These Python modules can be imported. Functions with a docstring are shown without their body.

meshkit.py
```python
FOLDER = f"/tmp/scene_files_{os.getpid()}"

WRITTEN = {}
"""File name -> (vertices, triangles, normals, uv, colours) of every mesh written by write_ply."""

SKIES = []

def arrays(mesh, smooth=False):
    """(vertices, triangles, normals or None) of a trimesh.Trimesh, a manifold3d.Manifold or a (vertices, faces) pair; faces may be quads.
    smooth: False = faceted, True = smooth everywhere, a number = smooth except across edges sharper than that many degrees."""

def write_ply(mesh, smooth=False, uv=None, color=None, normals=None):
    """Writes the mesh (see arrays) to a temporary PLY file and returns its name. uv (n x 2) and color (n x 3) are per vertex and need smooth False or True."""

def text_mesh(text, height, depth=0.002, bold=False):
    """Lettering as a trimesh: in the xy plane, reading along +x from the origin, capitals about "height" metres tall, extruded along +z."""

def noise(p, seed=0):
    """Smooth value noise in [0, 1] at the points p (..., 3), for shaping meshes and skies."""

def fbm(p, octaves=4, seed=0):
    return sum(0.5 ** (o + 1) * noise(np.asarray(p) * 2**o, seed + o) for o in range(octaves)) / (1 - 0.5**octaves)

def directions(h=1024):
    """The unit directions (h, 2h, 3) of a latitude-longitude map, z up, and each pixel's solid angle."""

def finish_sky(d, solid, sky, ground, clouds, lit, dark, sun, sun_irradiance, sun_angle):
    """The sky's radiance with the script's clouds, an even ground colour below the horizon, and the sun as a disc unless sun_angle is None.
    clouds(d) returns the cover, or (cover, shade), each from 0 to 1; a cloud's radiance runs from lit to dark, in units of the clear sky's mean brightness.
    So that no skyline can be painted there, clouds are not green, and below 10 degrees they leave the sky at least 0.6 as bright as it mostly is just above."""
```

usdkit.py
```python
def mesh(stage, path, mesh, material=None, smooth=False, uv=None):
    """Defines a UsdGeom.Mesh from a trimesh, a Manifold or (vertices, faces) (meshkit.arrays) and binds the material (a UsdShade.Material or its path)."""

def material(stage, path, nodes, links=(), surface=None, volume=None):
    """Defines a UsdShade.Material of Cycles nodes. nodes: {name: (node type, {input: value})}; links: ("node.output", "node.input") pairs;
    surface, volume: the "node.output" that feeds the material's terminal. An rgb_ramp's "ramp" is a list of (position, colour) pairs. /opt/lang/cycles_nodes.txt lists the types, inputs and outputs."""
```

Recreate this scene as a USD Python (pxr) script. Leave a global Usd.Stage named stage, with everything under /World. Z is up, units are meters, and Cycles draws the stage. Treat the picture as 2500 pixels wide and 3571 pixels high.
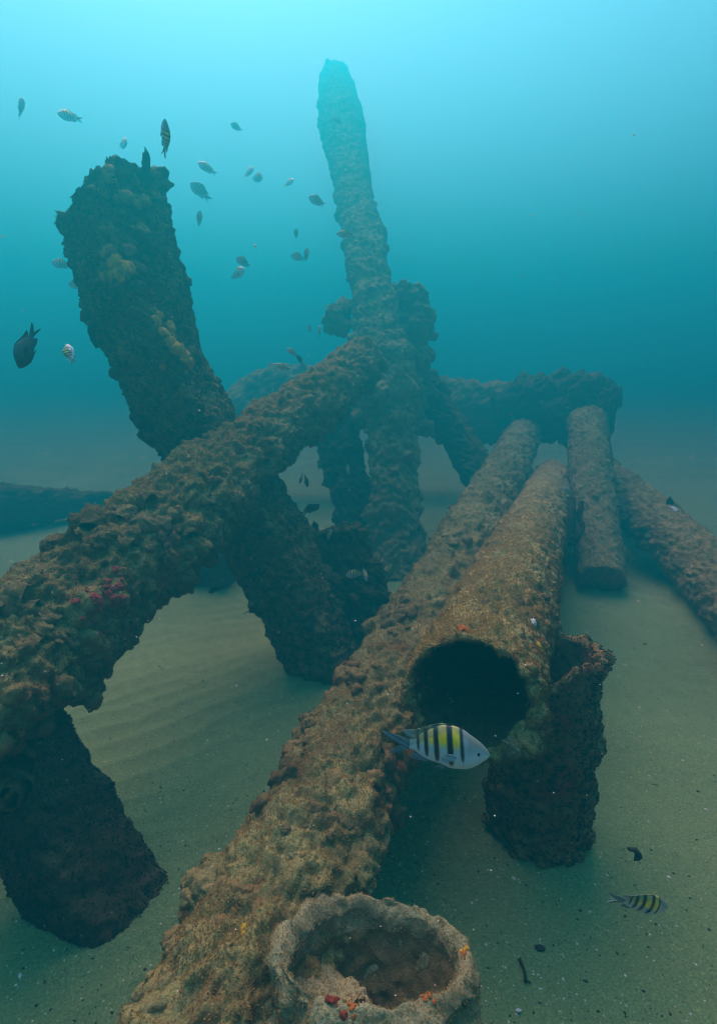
import math, numpy as np, trimesh, usdkit
from meshkit import fbm, noise
from scipy.spatial import cKDTree
from pxr import Usd, UsdGeom, UsdLux, UsdShade, Gf, Sdf, Vt

stage = Usd.Stage.CreateInMemory()
UsdGeom.SetStageUpAxis(stage, 'Z')
UsdGeom.SetStageMetersPerUnit(stage, 1.0)
UsdGeom.Xform.Define(stage, '/World')
UsdGeom.Scope.Define(stage, '/World/Looks')
V = lambda *a: np.array(a, float)

# ---------------------------------------------------------------- camera, sky, sun, exposure
EXPOSURE = 2.66
cam = UsdGeom.Camera.Define(stage, '/World/camera')
cam.CreateHorizontalApertureAttr(36.0)
cam.CreateVerticalApertureAttr(36.0 * 1024 / 716)
cam.CreateFocalLengthAttr(28.23)
cam.CreateClippingRangeAttr(Gf.Vec2f(0.05, 500))
cam.AddTranslateOp().Set(Gf.Vec3d(0, 0, 1.65))
cam.AddRotateXOp().Set(90.0 - 15.0)
cam.CreateExposureAttr(EXPOSURE)

SUN = V(-0.22, 0.70, 1.02); SUN /= np.linalg.norm(SUN)          # towards the sun: up, ahead and to the left
dome = UsdLux.DomeLight.Define(stage, '/World/sky')
dome.GetPrim().SetCustomDataByKey('kind', 'structure')
sky = usdkit.material(stage, '/World/Looks/sky', {
    'sky': ('sky_texture', {'sky_type': 'single_scattering', 'sun_disc': False, 'sun_elevation': float(math.asin(SUN[2])),
                            'sun_rotation': float(math.atan2(SUN[0], SUN[1]))}),
    'bg': ('background_shader', {'strength': 0.07})}, [('sky.color', 'bg.color')], surface='bg.background')
UsdShade.MaterialBindingAPI.Apply(dome.GetPrim()).Bind(sky)
sun = UsdLux.DistantLight.Define(stage, '/World/sunlight')
sun.CreateNormalizeAttr(True); sun.CreateIntensityAttr(0.4); sun.CreateAngleAttr(50.0)
sun.CreateColorAttr(Gf.Vec3f(1.0, 0.82, 0.64))
z = SUN; x = np.cross(V(0, 0, 1), z); x /= np.linalg.norm(x); y = np.cross(z, x)
sun.AddTransformOp().Set(Gf.Matrix4d(*[float(q) for q in (*x, 0, *y, 0, *z, 0, 0, 0, 12, 1)]))

# ---------------------------------------------------------------- helpers
def tag(p, label=None, cat=None, group=None, kind=None):
    p = p.GetPrim() if hasattr(p, 'GetPrim') else p
    for k, v in (('label', label), ('category', cat), ('group', group), ('kind', kind)):
        if v: p.SetCustomDataByKey(k, v)
    return p

def free(path):
    if not stage.GetPrimAtPath(path): return path
    k = 1
    while stage.GetPrimAtPath(f'{path}_{k:03d}'): k += 1
    return f'{path}_{k:03d}'

def thing(name, label, cat, base=(0, 0, 0), group=None):
    x = UsdGeom.Xform.Define(stage, free('/World/' + name))
    x.AddTranslateOp().Set(Gf.Vec3d(*map(float, base)))
    tag(x, label, cat, group)
    x.GetPrim()  # children are given in world metres and moved to the base by part()
    BASE[str(x.GetPath())] = V(*base)
    return x
BASE = {}

def part(parent, name, mesh, mat, smooth=True, color=None, kind=None, label=None):
    top = '/'.join(str(parent.GetPath()).split('/')[:3])
    b = BASE.get(top, np.zeros(3))
    v, f = (mesh.vertices, mesh.faces) if hasattr(mesh, 'vertices') else mesh
    m = usdkit.mesh(stage, free(f'{parent.GetPath()}/{name}'), (np.asarray(v) - b, f), M[mat], smooth=smooth)
    if color is not None:
        UsdGeom.PrimvarsAPI(m).CreatePrimvar('tint', Sdf.ValueTypeNames.Color3fArray, 'vertex').Set(Vt.Vec3fArray.FromNumpy(np.asarray(color, np.float32)))
    tag(m, label, None, None, kind)
    return m

# ---------------------------------------------------------------- materials
M = {}
def growth(name, silt, turf, dark, rust, silt_amount=0.5, rust_amount=0.5, bump=1.0, grain=1.0):
    """Marine growth: pale silt settled on what faces up, tufty turf, dark sponge crusts and rusty or coralline patches."""
    M[name] = usdkit.material(stage, '/World/Looks/' + name, {
        'g': ('geometry', {}),
        'sep': ('separate_xyz', {}),
        'n1': ('noise_texture', {'scale': 5.0, 'detail': 4.0}),
        'n2': ('noise_texture', {'scale': 26.0, 'detail': 6.0, 'roughness': 0.65}),
        'n3': ('noise_texture', {'scale': 170.0, 'detail': 3.0, 'roughness': 0.7}),
        'n4': ('noise_texture', {'scale': 9.0, 'detail': 5.0, 'roughness': 0.6, 'distortion': 0.6}),
        'base': ('rgb_ramp', {'ramp': [(0.30, dark), (0.48, turf), (0.62, turf), (0.75, tuple(1.5 * q for q in turf))]}),
        'rustm': ('map_range', {'from_min': 0.70 - 0.18 * rust_amount, 'from_max': 0.80 - 0.18 * rust_amount, 'clamp': True}),
        'mr': ('mix', {'color2': rust}),
        'a1': ('math', {'math_type': 'multiply_add', 'value2': 2.6, 'value3': -1.3}),
        'a2': ('math', {'math_type': 'add'}),
        'siltm': ('map_range', {'from_min': 0.45 - silt_amount, 'from_max': 1.40 - silt_amount, 'clamp': True}),
        'gr': ('map_range', {'from_min': 0.3, 'from_max': 0.7, 'to_min': 1 - 0.35 * grain, 'to_max': 1 + 0.35 * grain}),
        'sv': ('map_range', {'from_min': 0.38, 'from_max': 0.62, 'clamp': True}),
        'st': ('mix', {'color1': silt, 'color2': (silt[0] * .62, silt[1] * .72, silt[2] * .78)}),
        'siltc': ('mix', {'mix_type': 'multiply', 'fac': 1.0}),
        'zz': ('math', {'math_type': 'multiply', 'value2': 0.75}),
        'comb': ('mix', {}),
        'hm': ('math', {'math_type': 'multiply_add', 'value2': 0.4}),
        'b': ('bump', {'strength': min(1.0, bump), 'distance': 0.016 * bump}),
        'p': ('principled_bsdf', {'roughness': 0.95, 'specular_ior_level': 0.12, 'diffuse_roughness': 0.6}),
    }, [('g.position', 'n1.vector'), ('g.position', 'n2.vector'), ('g.position', 'n3.vector'), ('g.position', 'n4.vector'),
        ('g.normal', 'sep.vector'), ('n2.fac', 'base.fac'), ('n4.fac', 'rustm.value'), ('rustm.result', 'mr.fac'), ('base.color', 'mr.color1'),
        ('n1.fac', 'a1.value1'), ('a1.value', 'a2.value1'), ('sep.z', 'zz.value1'), ('zz.value', 'a2.value2'), ('n4.fac', 'sv.value'), ('sv.result', 'st.fac'), ('st.color', 'siltc.color1'), ('a2.value', 'siltm.value'),
        ('n3.fac', 'gr.value'), ('gr.result', 'siltc.color2'),
        ('siltm.result', 'comb.fac'), ('mr.color', 'comb.color1'), ('siltc.color', 'comb.color2'),
        ('n3.fac', 'hm.value1'), ('n2.fac', 'hm.value3'), ('hm.value', 'b.height'),
        ('comb.color', 'p.base_color'), ('b.normal', 'p.normal')], surface='p.BSDF')

def plain(name, color, var=0.35, scale=40.0, bump=0.5):
    M[name] = usdkit.material(stage, '/World/Looks/' + name, {
        'g': ('geometry', {}),
        'n': ('noise_texture', {'scale': scale, 'detail': 5.0, 'roughness': 0.65}),
        'r': ('rgb_ramp', {'ramp': [(0.3, tuple(q * (1 - var) for q in color)), (0.5, color), (0.7, tuple(q * (1 + var) for q in color))]}),
        'b': ('bump', {'strength': bump, 'distance': 0.006}),
        'p': ('principled_bsdf', {'roughness': 0.9, 'specular_ior_level': 0.2})},
        [('g.position', 'n.vector'), ('n.fac', 'r.fac'), ('n.fac', 'b.height'), ('r.color', 'p.base_color'), ('b.normal', 'p.normal')], surface='p.BSDF')

growth('growth_tan', (.48, .33, .12), (.23, .15, .055), (.055, .03, .014), (.34, .085, .025), 0.60, 0.9)
growth('growth_silt', (.66, .44, .155), (.32, .19, .06), (.055, .032, .013), (.32, .11, .03), 0.60, 0.9)
growth('growth_mud', (.50, .37, .13), (.22, .15, .05), (.045, .027, .012), (.28, .095, .028), 0.40, 0.95)
growth('growth_rust', (.46, .28, .10), (.23, .115, .042), (.03, .016, .01), (.22, .05, .02), 0.30, 1.0)
growth('growth_brown', (.48, .29, .10), (.23, .12, .042), (.035, .02, .012), (.28, .055, .025), 0.42, 0.9)
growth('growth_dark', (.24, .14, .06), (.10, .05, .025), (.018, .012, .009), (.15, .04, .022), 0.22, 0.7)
growth('growth_olive', (.34, .21, .085), (.19, .115, .04), (.06, .035, .015), (.28, .12, .03), 0.40, 0.5)
growth('growth_grey', (.50, .39, .19), (.24, .175, .085), (.07, .045, .025), (.26, .12, .05), 0.6, 0.4)
plain('sponge_olive', (.21, .135, .045), 0.4, 60)
plain('sponge_tan', (.30, .17, .075), 0.4, 60)
plain('sponge_brown', (.17, .085, .04), 0.5, 60)
plain('sponge_red', (.22, .03, .018), 0.5, 70)
plain('sponge_orange', (.46, .12, .02), 0.4, 70)
plain('sponge_yellow', (.62, .36, .03), 0.4, 70)
plain('sponge_crimson', (.27, .03, .03), 0.5, 70)
plain('sponge_ochre', (.42, .21, .03), 0.5, 60)
plain('sponge_dark', (.03, .025, .022), 0.4, 60)
def blades(name, a, b, c):
    M[name] = usdkit.material(stage, '/World/Looks/' + name, {
        'g': ('geometry', {}), 'r': ('rgb_ramp', {'ramp': [(0.0, a), (0.5, b), (0.85, b), (1.0, c)]}),
        'p': ('principled_bsdf', {'roughness': 0.95, 'specular_ior_level': 0.1}), 't': ('translucent_bsdf', {}), 'm': ('mix_closure', {'fac': 0.45})},
        [('g.random_per_island', 'r.fac'), ('r.color', 'p.base_color'), ('r.color', 't.color'), ('p.BSDF', 'm.closure1'), ('t.BSDF', 'm.closure2')], surface='m.closure')
blades('turf_brown', (.25, .13, .05), (.45, .25, .10), (.55, .36, .18))
blades('turf_silt', (.44, .29, .10), (.62, .42, .16), (.70, .52, .25))
blades('turf_dark', (.04, .025, .016), (.11, .065, .035), (.22, .13, .07))
plain('shell_white', (.75, .72, .66), 0.2, 60)
plain('debris_dark', (.05, .035, .025), 0.4, 60)
plain('fleck', (.85, .78, .64), 0.15, 30, 0.0)
plain('fin_orange', (.80, .42, .12), 0.2, 60)
def fish_mat(name, rough, spec):
    M[name] = usdkit.material(stage, '/World/Looks/' + name, {
        't': ('attribute', {'attribute': 'tint'}),
        'tc': ('texture_coordinate', {}),
        'n': ('noise_texture', {'scale': 300.0, 'detail': 2.0}),
        'b': ('bump', {'strength': 0.25, 'distance': 0.001}),
        'p': ('principled_bsdf', {'roughness': rough, 'specular_ior_level': spec})},
        [('t.color', 'p.base_color'), ('tc.object', 'n.vector'), ('n.fac', 'b.height'), ('b.normal', 'p.normal')], surface='p.BSDF')
fish_mat('fish_skin', 0.32, 0.6)
M['fish_eye'] = usdkit.material(stage, '/World/Looks/fish_eye', {'p': ('principled_bsdf', {'base_color': (.012, .012, .014), 'roughness': 0.15})}, surface='p.BSDF')
M['sand'] = usdkit.material(stage, '/World/Looks/sand', {
    'g': ('geometry', {}),
    'n1': ('noise_texture', {'scale': 1.3, 'detail': 5.0}),
    'n2': ('noise_texture', {'scale': 140.0, 'detail': 4.0, 'roughness': 0.75}),
    'n3': ('noise_texture', {'scale': 420.0, 'detail': 2.0}),
    'r1': ('rgb_ramp', {'ramp': [(0.3, (.185, .25, .10)), (0.7, (.25, .335, .135))]}),
    'r2': ('rgb_ramp', {'ramp': [(0.28, (.35, .35, .35)), (0.45, (.88, .88, .88)), (0.60, (1.1, 1.1, 1.1)), (0.70, (2.0, 2.0, 2.0))]}),
    'mx': ('mix', {'mix_type': 'multiply', 'fac': 1.0}),
    'b': ('bump', {'strength': 0.5, 'distance': 0.006}),
    'p': ('principled_bsdf', {'roughness': 0.95, 'specular_ior_level': 0.1})},
    [('g.position', 'n1.vector'), ('g.position', 'n2.vector'), ('g.position', 'n3.vector'), ('n1.fac', 'r1.fac'), ('n2.fac', 'r2.fac'),
     ('r1.color', 'mx.color1'), ('r2.color', 'mx.color2'), ('n2.fac', 'b.height'), ('mx.color', 'p.base_color'), ('b.normal', 'p.normal')], surface='p.BSDF')

# ---------------------------------------------------------------- the water: one even, closed volume round everything
HAZE_D, HAZE_G = 0.26, 0.48
M['haze'] = usdkit.material(stage, '/World/Looks/haze', {
    'v': ('principled_volume', {'color': (.008, .56, .65), 'density': HAZE_D, 'anisotropy': HAZE_G, 'absorption_color': (.24, .52, .985)})}, volume='v.volume')
TOP = 8.7
hz = trimesh.creation.box((130, 130, TOP + 1.4)); hz.apply_translation((0, 20, (TOP - 1.4) / 2))
tag(usdkit.mesh(stage, '/World/haze', hz, M['haze']), 'teal sea water full of drifting silt around the wreckage', 'haze', None, 'stuff')

# ---------------------------------------------------------------- sea floor
def floor_z(x, y):
    p = np.stack([x, y, np.zeros_like(x)], -1)
    big = (fbm(p * 0.35 + 7.3, 3, 5) - 0.5) * 0.16
    a = math.radians(33)
    w = x * -math.sin(a) + y * math.cos(a)
    w = w + 0.13 * (fbm(p * 1.6, 3, 11) - 0.5) * 2
    k = np.clip(fbm(p * 0.8 + 3.1, 2, 21) * 2.2 - 0.55, 0.1, 1)
    left = 1 / (1 + np.exp((x - 0.35) * 4))
    rip = (np.abs(np.sin(w * math.pi / 0.125)) ** 0.8 - 0.6) * -0.012 * k * (0.25 + 0.75 * left)
    bank = sum(hh * np.exp(-((x - cx) ** 2 + (y - cy) ** 2) / (2 * sg ** 2)) for cx, cy, sg, hh in
               ((-.77, 1.33, .24, .05), (-.14, 2.8, .35, .07), (.64, 1.66, .20, .035), (1.78, 3.85, .25, .05), (.31, 4.2, .3, .05), (2.35, 3.4, .35, .06), (-1.1, 4.0, .3, .06)))
    return big * np.clip(np.hypot(x, y) / 4, 0.15, 1) + rip + bank * (.6 + .8 * fbm(p * 5, 2, 77)) + (fbm(p * 14, 3, 31) - 0.5) * 0.008
th = np.radians(np.concatenate([np.linspace(-75, 75, 560), np.linspace(75, 285, 42)[1:-1]]))
rr = np.concatenate([np.geomspace(0.3, 9, 520), np.geomspace(9, 62, 60)[1:]])
R, T = np.meshgrid(rr, th, indexing='ij')
X, Y = R * np.sin(T), R * np.cos(T)
Zf = floor_z(X, Y)
n_r, n_t = X.shape
i, j = np.meshgrid(np.arange(n_r - 1), np.arange(n_t), indexing='ij')
jn = (j + 1) % n_t
fq = np.stack([i * n_t + j, i * n_t + jn, (i + 1) * n_t + jn, (i + 1) * n_t + j], -1).reshape(-1, 4)[:, ::-1]
sv = np.vstack([np.stack([X, Y, Zf], -1).reshape(-1, 3), [[0, 0, float(Zf[0].mean())]]])
cap = np.stack([np.full(n_t, len(sv) - 1), (np.arange(n_t) + 1) % n_t, np.arange(n_t)], -1)
ff = np.vstack([fq[:, [0, 1, 2]], fq[:, [0, 2, 3]], cap])
tag(usdkit.mesh(stage, '/World/sandy_seabed', (sv, ff), M['sand'], smooth=True), 'grey green rippled sand of the sea floor', 'seabed', None, 'structure')

# ---------------------------------------------------------------- encrusted piles and pipes
def spline(pts, ds):
    pts = np.asarray(pts, float)
    if len(pts) > 2:
        e = np.vstack([2 * pts[0] - pts[1], pts, 2 * pts[-1] - pts[-2]]); out = []
        for k in range(1, len(e) - 2):
            t = np.linspace(0, 1, 30, endpoint=False)[:, None]
            a, b, c, d = e[k - 1], e[k], e[k + 1], e[k + 2]
            out.append(0.5 * (2 * b + (c - a) * t + (2 * a - 5 * b + 4 * c - d) * t ** 2 + (3 * b - a - 3 * c + d) * t ** 3))
        pts = np.vstack(out + [pts[-1:]])
    L = np.concatenate([[0], np.cumsum(np.linalg.norm(np.diff(pts, axis=0), axis=1))])
    if np.ndim(ds):                                                # finer at the near end
        st = np.geomspace(ds[0], ds[1], 400)
        a = np.linspace(0, L[-1], 4000); rho = 1 / np.interp(a / L[-1], np.linspace(0, 1, 400), st)
        cu = np.concatenate([[0], np.cumsum((rho[1:] + rho[:-1]) / 2 * np.diff(a))])
        s = np.interp(np.linspace(0, cu[-1], int(cu[-1])), cu, a)
    else:
        s = np.linspace(0, L[-1], max(8, int(L[-1] / ds)))
    return np.stack([np.interp(s, L, pts[:, k]) for k in range(3)], 1), s

def frames(c):
    t = np.gradient(c, axis=0); t /= np.linalg.norm(t, axis=1, keepdims=True)
    up = V(0, 0, 1) if abs(t[:, 2]).mean() < 0.9 else V(0, 1, 0)
    e1 = np.cross(t, up); e1 /= np.linalg.norm(e1, axis=1, keepdims=True)
    return t, e1, np.cross(e1, t)

def knobs(p, seeds, sizes, flat=0.8):
    """Rounded bumps: how far each point of P is pushed out by the knobs at SEEDS."""
    if not len(seeds): return np.zeros(len(p))
    d, k = cKDTree(seeds).query(p, k=min(4, len(seeds)))
    d, k = d.reshape(len(p), -1), k.reshape(len(p), -1)
    h = np.sqrt(np.clip(1 - (d / sizes[k]) ** 2, 0, 1)) * sizes[k] * flat
    return h.max(1)

def crust(path, radius, ds=0.012, nphi=160, seed=0, start='closed', end='closed', wall=0.035, depth=0.5, section=None,
          rough=(0.05, 0.03, 0.014), lumps=((60, .05, .09), (300, .022, .045), (1500, .010, .02)), where=None, lump_flat=0.7, notch=None):
    """A pile or pipe under marine growth as one surface: axis PATH, RADIUS (number or radii along it), ends closed or hollow."""
    rng = np.random.default_rng(seed)
    c, s = spline(path, ds); t, e1, e2 = frames(c)
    rad = np.interp(s / s[-1], np.linspace(0, 1, len(np.atleast_1d(radius))), np.atleast_1d(radius)) if np.ndim(radius) else np.full(len(c), radius)
    rows = []                                                      # (centre, index of frame, radius, normal: radial, axial)
    def inner(first):
        k0 = 0 if first else len(c) - 1
        sg = 1 if first else -1
        n = int(np.searchsorted(s, min(depth, s[-1] * 0.8))) if first else int(min(depth, s[-1] * .8) / np.max(ds))
        ins = [(k0 + sg * q, rad[k0] - wall, -1.0, 0.0) for q in range(n)]
        kd = ins[-1][0]
        ins += [(kd, (rad[k0] - wall) * f, 0.0, -sg * 1.0) for f in (0.8, 0.55, 0.3, 0.02)]
        rim = [(k0, rad[k0] - wall * f, math.cos(math.pi * f), -sg * math.sin(math.pi * f)) for f in (0.93, 0.82, 0.68, 0.56, 0.44, 0.32, 0.18, 0.07)]
        return (ins[::-1] + rim) if first else (rim[::-1] + ins)
    def closed(first):
        k0 = 0 if first else len(c) - 1
        sg = 1 if first else -1
        m = max(5, int(rad[k0] / (np.atleast_1d(ds)[0 if first else -1])))
        o = [(k0, rad[k0] * f, 0.0, -sg * 1.0) for f in np.linspace(0.02, 0.96, m)]
        return o if first else o[::-1]
    rows = (inner(True) if start == 'hollow' else closed(True)) + [(k, rad[k], 1.0, 0.0) for k in range(len(c))] + (inner(False)[::1] if end == 'hollow' else closed(False))
    if end == 'hollow':
        rows = rows[:-len(inner(False))] + inner(False)
    K = np.array([r[0] for r in rows]); RR = np.array([r[1] for r in rows]); NR = np.array([r[2] for r in rows]); NA = np.array([r[3] for r in rows])
    ph = np.linspace(0, 2 * math.pi, nphi, endpoint=False)
    sec = np.ones(nphi) if section is None else section(ph)
    dirs = np.cos(ph)[None, :, None] * e1[K][:, None] + np.sin(ph)[None, :, None] * e2[K][:, None]
    P = c[K][:, None] + dirs * (RR[:, None] * sec[None])[..., None]
    N = dirs * NR[:, None, None] + t[K][:, None] * NA[:, None, None]
    if notch is not None:                                          # a broken end: NOTCH(local x, local y) = how much of the start is missing there
        lx = (RR[:, None] * sec[None]) * np.cos(ph)[None]; ly = (RR[:, None] * sec[None]) * np.sin(ph)[None]
        cut = notch(lx, ly); axial = s[K][:, None]
        P = P + t[K][:, None] * np.clip(cut - axial, 0, None)[..., None]
    P = P + t[K][:, None] * (NA * (np.abs(NR) > 1e-6) * wall * .55)[:, None, None]     # rims are round
    P, N = P.reshape(-1, 3), N.reshape(-1, 3)
    from scipy.spatial.transform import Rotation as Rot
    q = P @ Rot.from_euler('xyz', rng.uniform(0.4, 1.2, 3)).as_matrix().T + rng.uniform(-50, 50, 3)
    q = q + .03 * np.stack([fbm(q / .11, 2, seed + 40 + k) - .5 for k in range(3)], -1)
    a, b, f = rough
    disp = a * (fbm(q / 0.28, 3, seed) - 0.5) * 2 + b * (fbm(q / 0.08, 3, seed + 3) - 0.5) * 2 + f * (fbm(q / 0.030, 4, seed + 7) - 0.5) * 2.8 - f * np.abs(fbm(q / 0.06, 3, seed + 17) - 0.5) * 1.6 + f * .25
    outer = np.nonzero(np.repeat(NR > 0.3, nphi))[0]
    w = np.ones(len(outer)) if where is None else np.clip(where(P[outer], N[outer]), 0, None)
    w = w * np.clip(noise(q[outer] / 0.22, seed + 9) * 2.4 - 0.6, 0.05, 2)
    w = w * np.repeat(RR, nphi)[outer]
    for n, lo, hi in lumps:
        pick = rng.choice(outer, n, p=w / w.sum())
        disp = disp + knobs(P, P[pick], rng.uniform(lo, hi, n) ** 1.0, lump_flat)
    inn = np.repeat((NR < 0.3), nphi)
    disp = np.where(inn, np.clip(disp, -0.02, 0.05) * 0.8, disp)
    P = P + N * disp[:, None]
    P[:, 2] = np.maximum(P[:, 2], -0.35)
    m, n = len(rows), nphi
    i, j = np.meshgrid(np.arange(m - 1), np.arange(n), indexing='ij'); jn = (j + 1) % n
    F = np.stack([i * n + j, i * n + jn, (i + 1) * n + jn, (i + 1) * n + j], -1).reshape(-1, 4)
    F = np.vstack([F[:, [0, 1, 2]], F[:, [0, 2, 3]]])
    mesh = trimesh.Trimesh(P, F, process=False)
    out_rows = np.repeat((NR > -0.3) | ((start == 'hollow') & (s[K] < wall * 1.15)), nphi)
    mesh.metadata['outer'] = out_rows[F].all(1)
    mesh.metadata['radial'] = N[F].mean(1)                       # the pile's own facing, before the growth
    return mesh

def split(mesh):
    """The outer skin and the bore of a hollow pipe."""
    out = []
    for w in (mesh.metadata['outer'], ~mesh.metadata['outer']):
        u, f = np.unique(mesh.faces[w], return_inverse=True)
        out.append((mesh.vertices[u], f.reshape(-1, 3)))
    return out

def surface_points(mesh, n, rng, weight=None):
    fn, ar = mesh.face_normals, mesh.area_faces.copy()
    w = ar * mesh.metadata['outer']
    if weight is not None: w = w * np.clip(weight(mesh.triangles_center, mesh.metadata.get('radial', fn)), 0, None)
    k = rng.choice(len(fn), n, p=w / w.sum())
    b = rng.dirichlet((1, 1, 1), n)
    return (mesh.triangles[k] * b[..., None]).sum(1), fn[k]

def turf(mesh, n, seed, lo=0.008, hi=0.022, weight=None, width=0.22):
    """Short algae and hydroid tufts: bent two-piece blades."""
    rng = np.random.default_rng(seed)
    p, nn = surface_points(mesh, n, rng, weight)
    d = nn + rng.normal(0, 0.45, (n, 3)); d /= np.linalg.norm(d, axis=1, keepdims=True)
    h = rng.uniform(lo, hi, n)[:, None]
    side = np.cross(d, rng.normal(0, 1, (n, 3))); side /= np.linalg.norm(side, axis=1, keepdims=True)
    bend = rng.normal(0, 0.35, (n, 3)) + V(0, 0, -0.1)
    r = h * width
    a, b = p - nn * 0.004 - side * r, p - nn * 0.004 + side * r
    m1, m2 = p + d * h * 0.55 - side * r * 1.2, p + d * h * 0.55 + side * r * 1.2
    tip = p + d * h + bend * h * 0.6
    v = np.stack([a, b, m1, m2, tip], 1).reshape(-1, 3)
    k = np.arange(n)[:, None, None] * 5
    f = (np.array([[0, 1, 3], [0, 3, 2], [2, 3, 4]])[None] + k).reshape(-1, 3)
    return v, f

_ico = trimesh.creation.icosphere(3); _ico2 = trimesh.creation.icosphere(2)
def lump(p, n, r, seed, stretch=1.0, rough=0.35, fine=True):
    """One rounded, knobbly lump growing from P along N."""
    src = _ico if fine else _ico2
    v = src.vertices.copy(); q = v * 1.6 + seed * 3.7
    v = v * (1 + rough * (fbm(q, 3, seed % 97) - 0.5) * 2 + .30 * (fbm(q * 4.1 + 9, 2, 5) - 0.5) * 2)[:, None]
    n = n / np.linalg.norm(n); a = np.cross(n, V(.3, .5, .8)); a /= np.linalg.norm(a); b = np.cross(n, a)
    return (p + r * (v[:, :1] * a + v[:, 1:2] * b + (v[:, 2:] * stretch + 0.45 * stretch) * n), src.faces)

def sponge(p, n, r, h, seed, hole=0.2, seg=40):
    """A barrel of sponge with a hole (osculum) in its top."""
    n = n / np.linalg.norm(n); a = np.cross(n, V(.31, .52, .8)); a /= np.linalg.norm(a); b = np.cross(n, a)
    prof = [(.85, -.4), (1.02, -.1), (1.12, .2), (1.08, .48), (.94, .72), (.74, .9), (.50, .99), (hole * 1.5, 1.03), (hole * 1.1, .98), (hole, .86), (hole * .8, .7), (.02, .62)]
    prof = np.array(prof); L = np.linspace(0, len(prof) - 1, 26)
    pr = np.stack([np.interp(L, np.arange(len(prof)), prof[:, k]) for k in range(2)], 1)
    ph = np.linspace(0, 2 * math.pi, seg, endpoint=False)
    v = np.stack([np.outer(pr[:, 0], np.cos(ph)) * r, np.outer(pr[:, 0], np.sin(ph)) * r, np.repeat(pr[:, 1:], seg, 1) * h], -1).reshape(-1, 3)
    v = v * (1 + 0.35 * (fbm(v / max(r, .01) * 0.9 + seed * 5.1, 3, seed % 89) - 0.5) * 2)[:, None]
    v = v * (1 + .30 * (fbm(v / (r * .42) + seed, 2, 3) - 0.5) * 2)[:, None] + (fbm(v / 0.008 + seed, 2, 3) - 0.5)[:, None] * 0.006
    m = len(pr); i, j = np.meshgrid(np.arange(m - 1), np.arange(seg), indexing='ij'); jn = (j + 1) % seg
    F = np.stack([i * seg + j, i * seg + jn, (i + 1) * seg + jn, (i + 1) * seg + j], -1).reshape(-1, 4)
    F = np.vstack([F[:, [0, 1, 2]], F[:, [0, 2, 3]]])
    return p + v[:, :1] * a + v[:, 1:2] * b + v[:, 2:] * n, F

def join(parts):
    vs, fs, k = [], [], 0
    for v, f in parts:
        vs.append(v); fs.append(np.asarray(f) + k); k += len(v)
    return np.vstack(vs), np.vstack(fs)

def lumps_on(mesh, n, seed, lo, hi, weight=None, stretch=1.2, fine=False):
    rng = np.random.default_rng(seed)
    p, nn = surface_points(mesh, n, rng, weight)
    nn = nn + rng.normal(0, .25, nn.shape)
    r = lo + (hi - lo) * rng.random(n) ** 2
    return join([lump(p[k], nn[k], r[k], seed * 131 + k, rng.uniform(.7, stretch), .4, fine) for k in range(n)])

def rope(path, r, ds=0.01, n=10, seed=0):
    m = crust(path, r, ds, n, seed, rough=(.004, .004, .004), lumps=((6, np.mean(r) * .5, np.mean(r) * .8),))
    return m.vertices, m.faces

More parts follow.
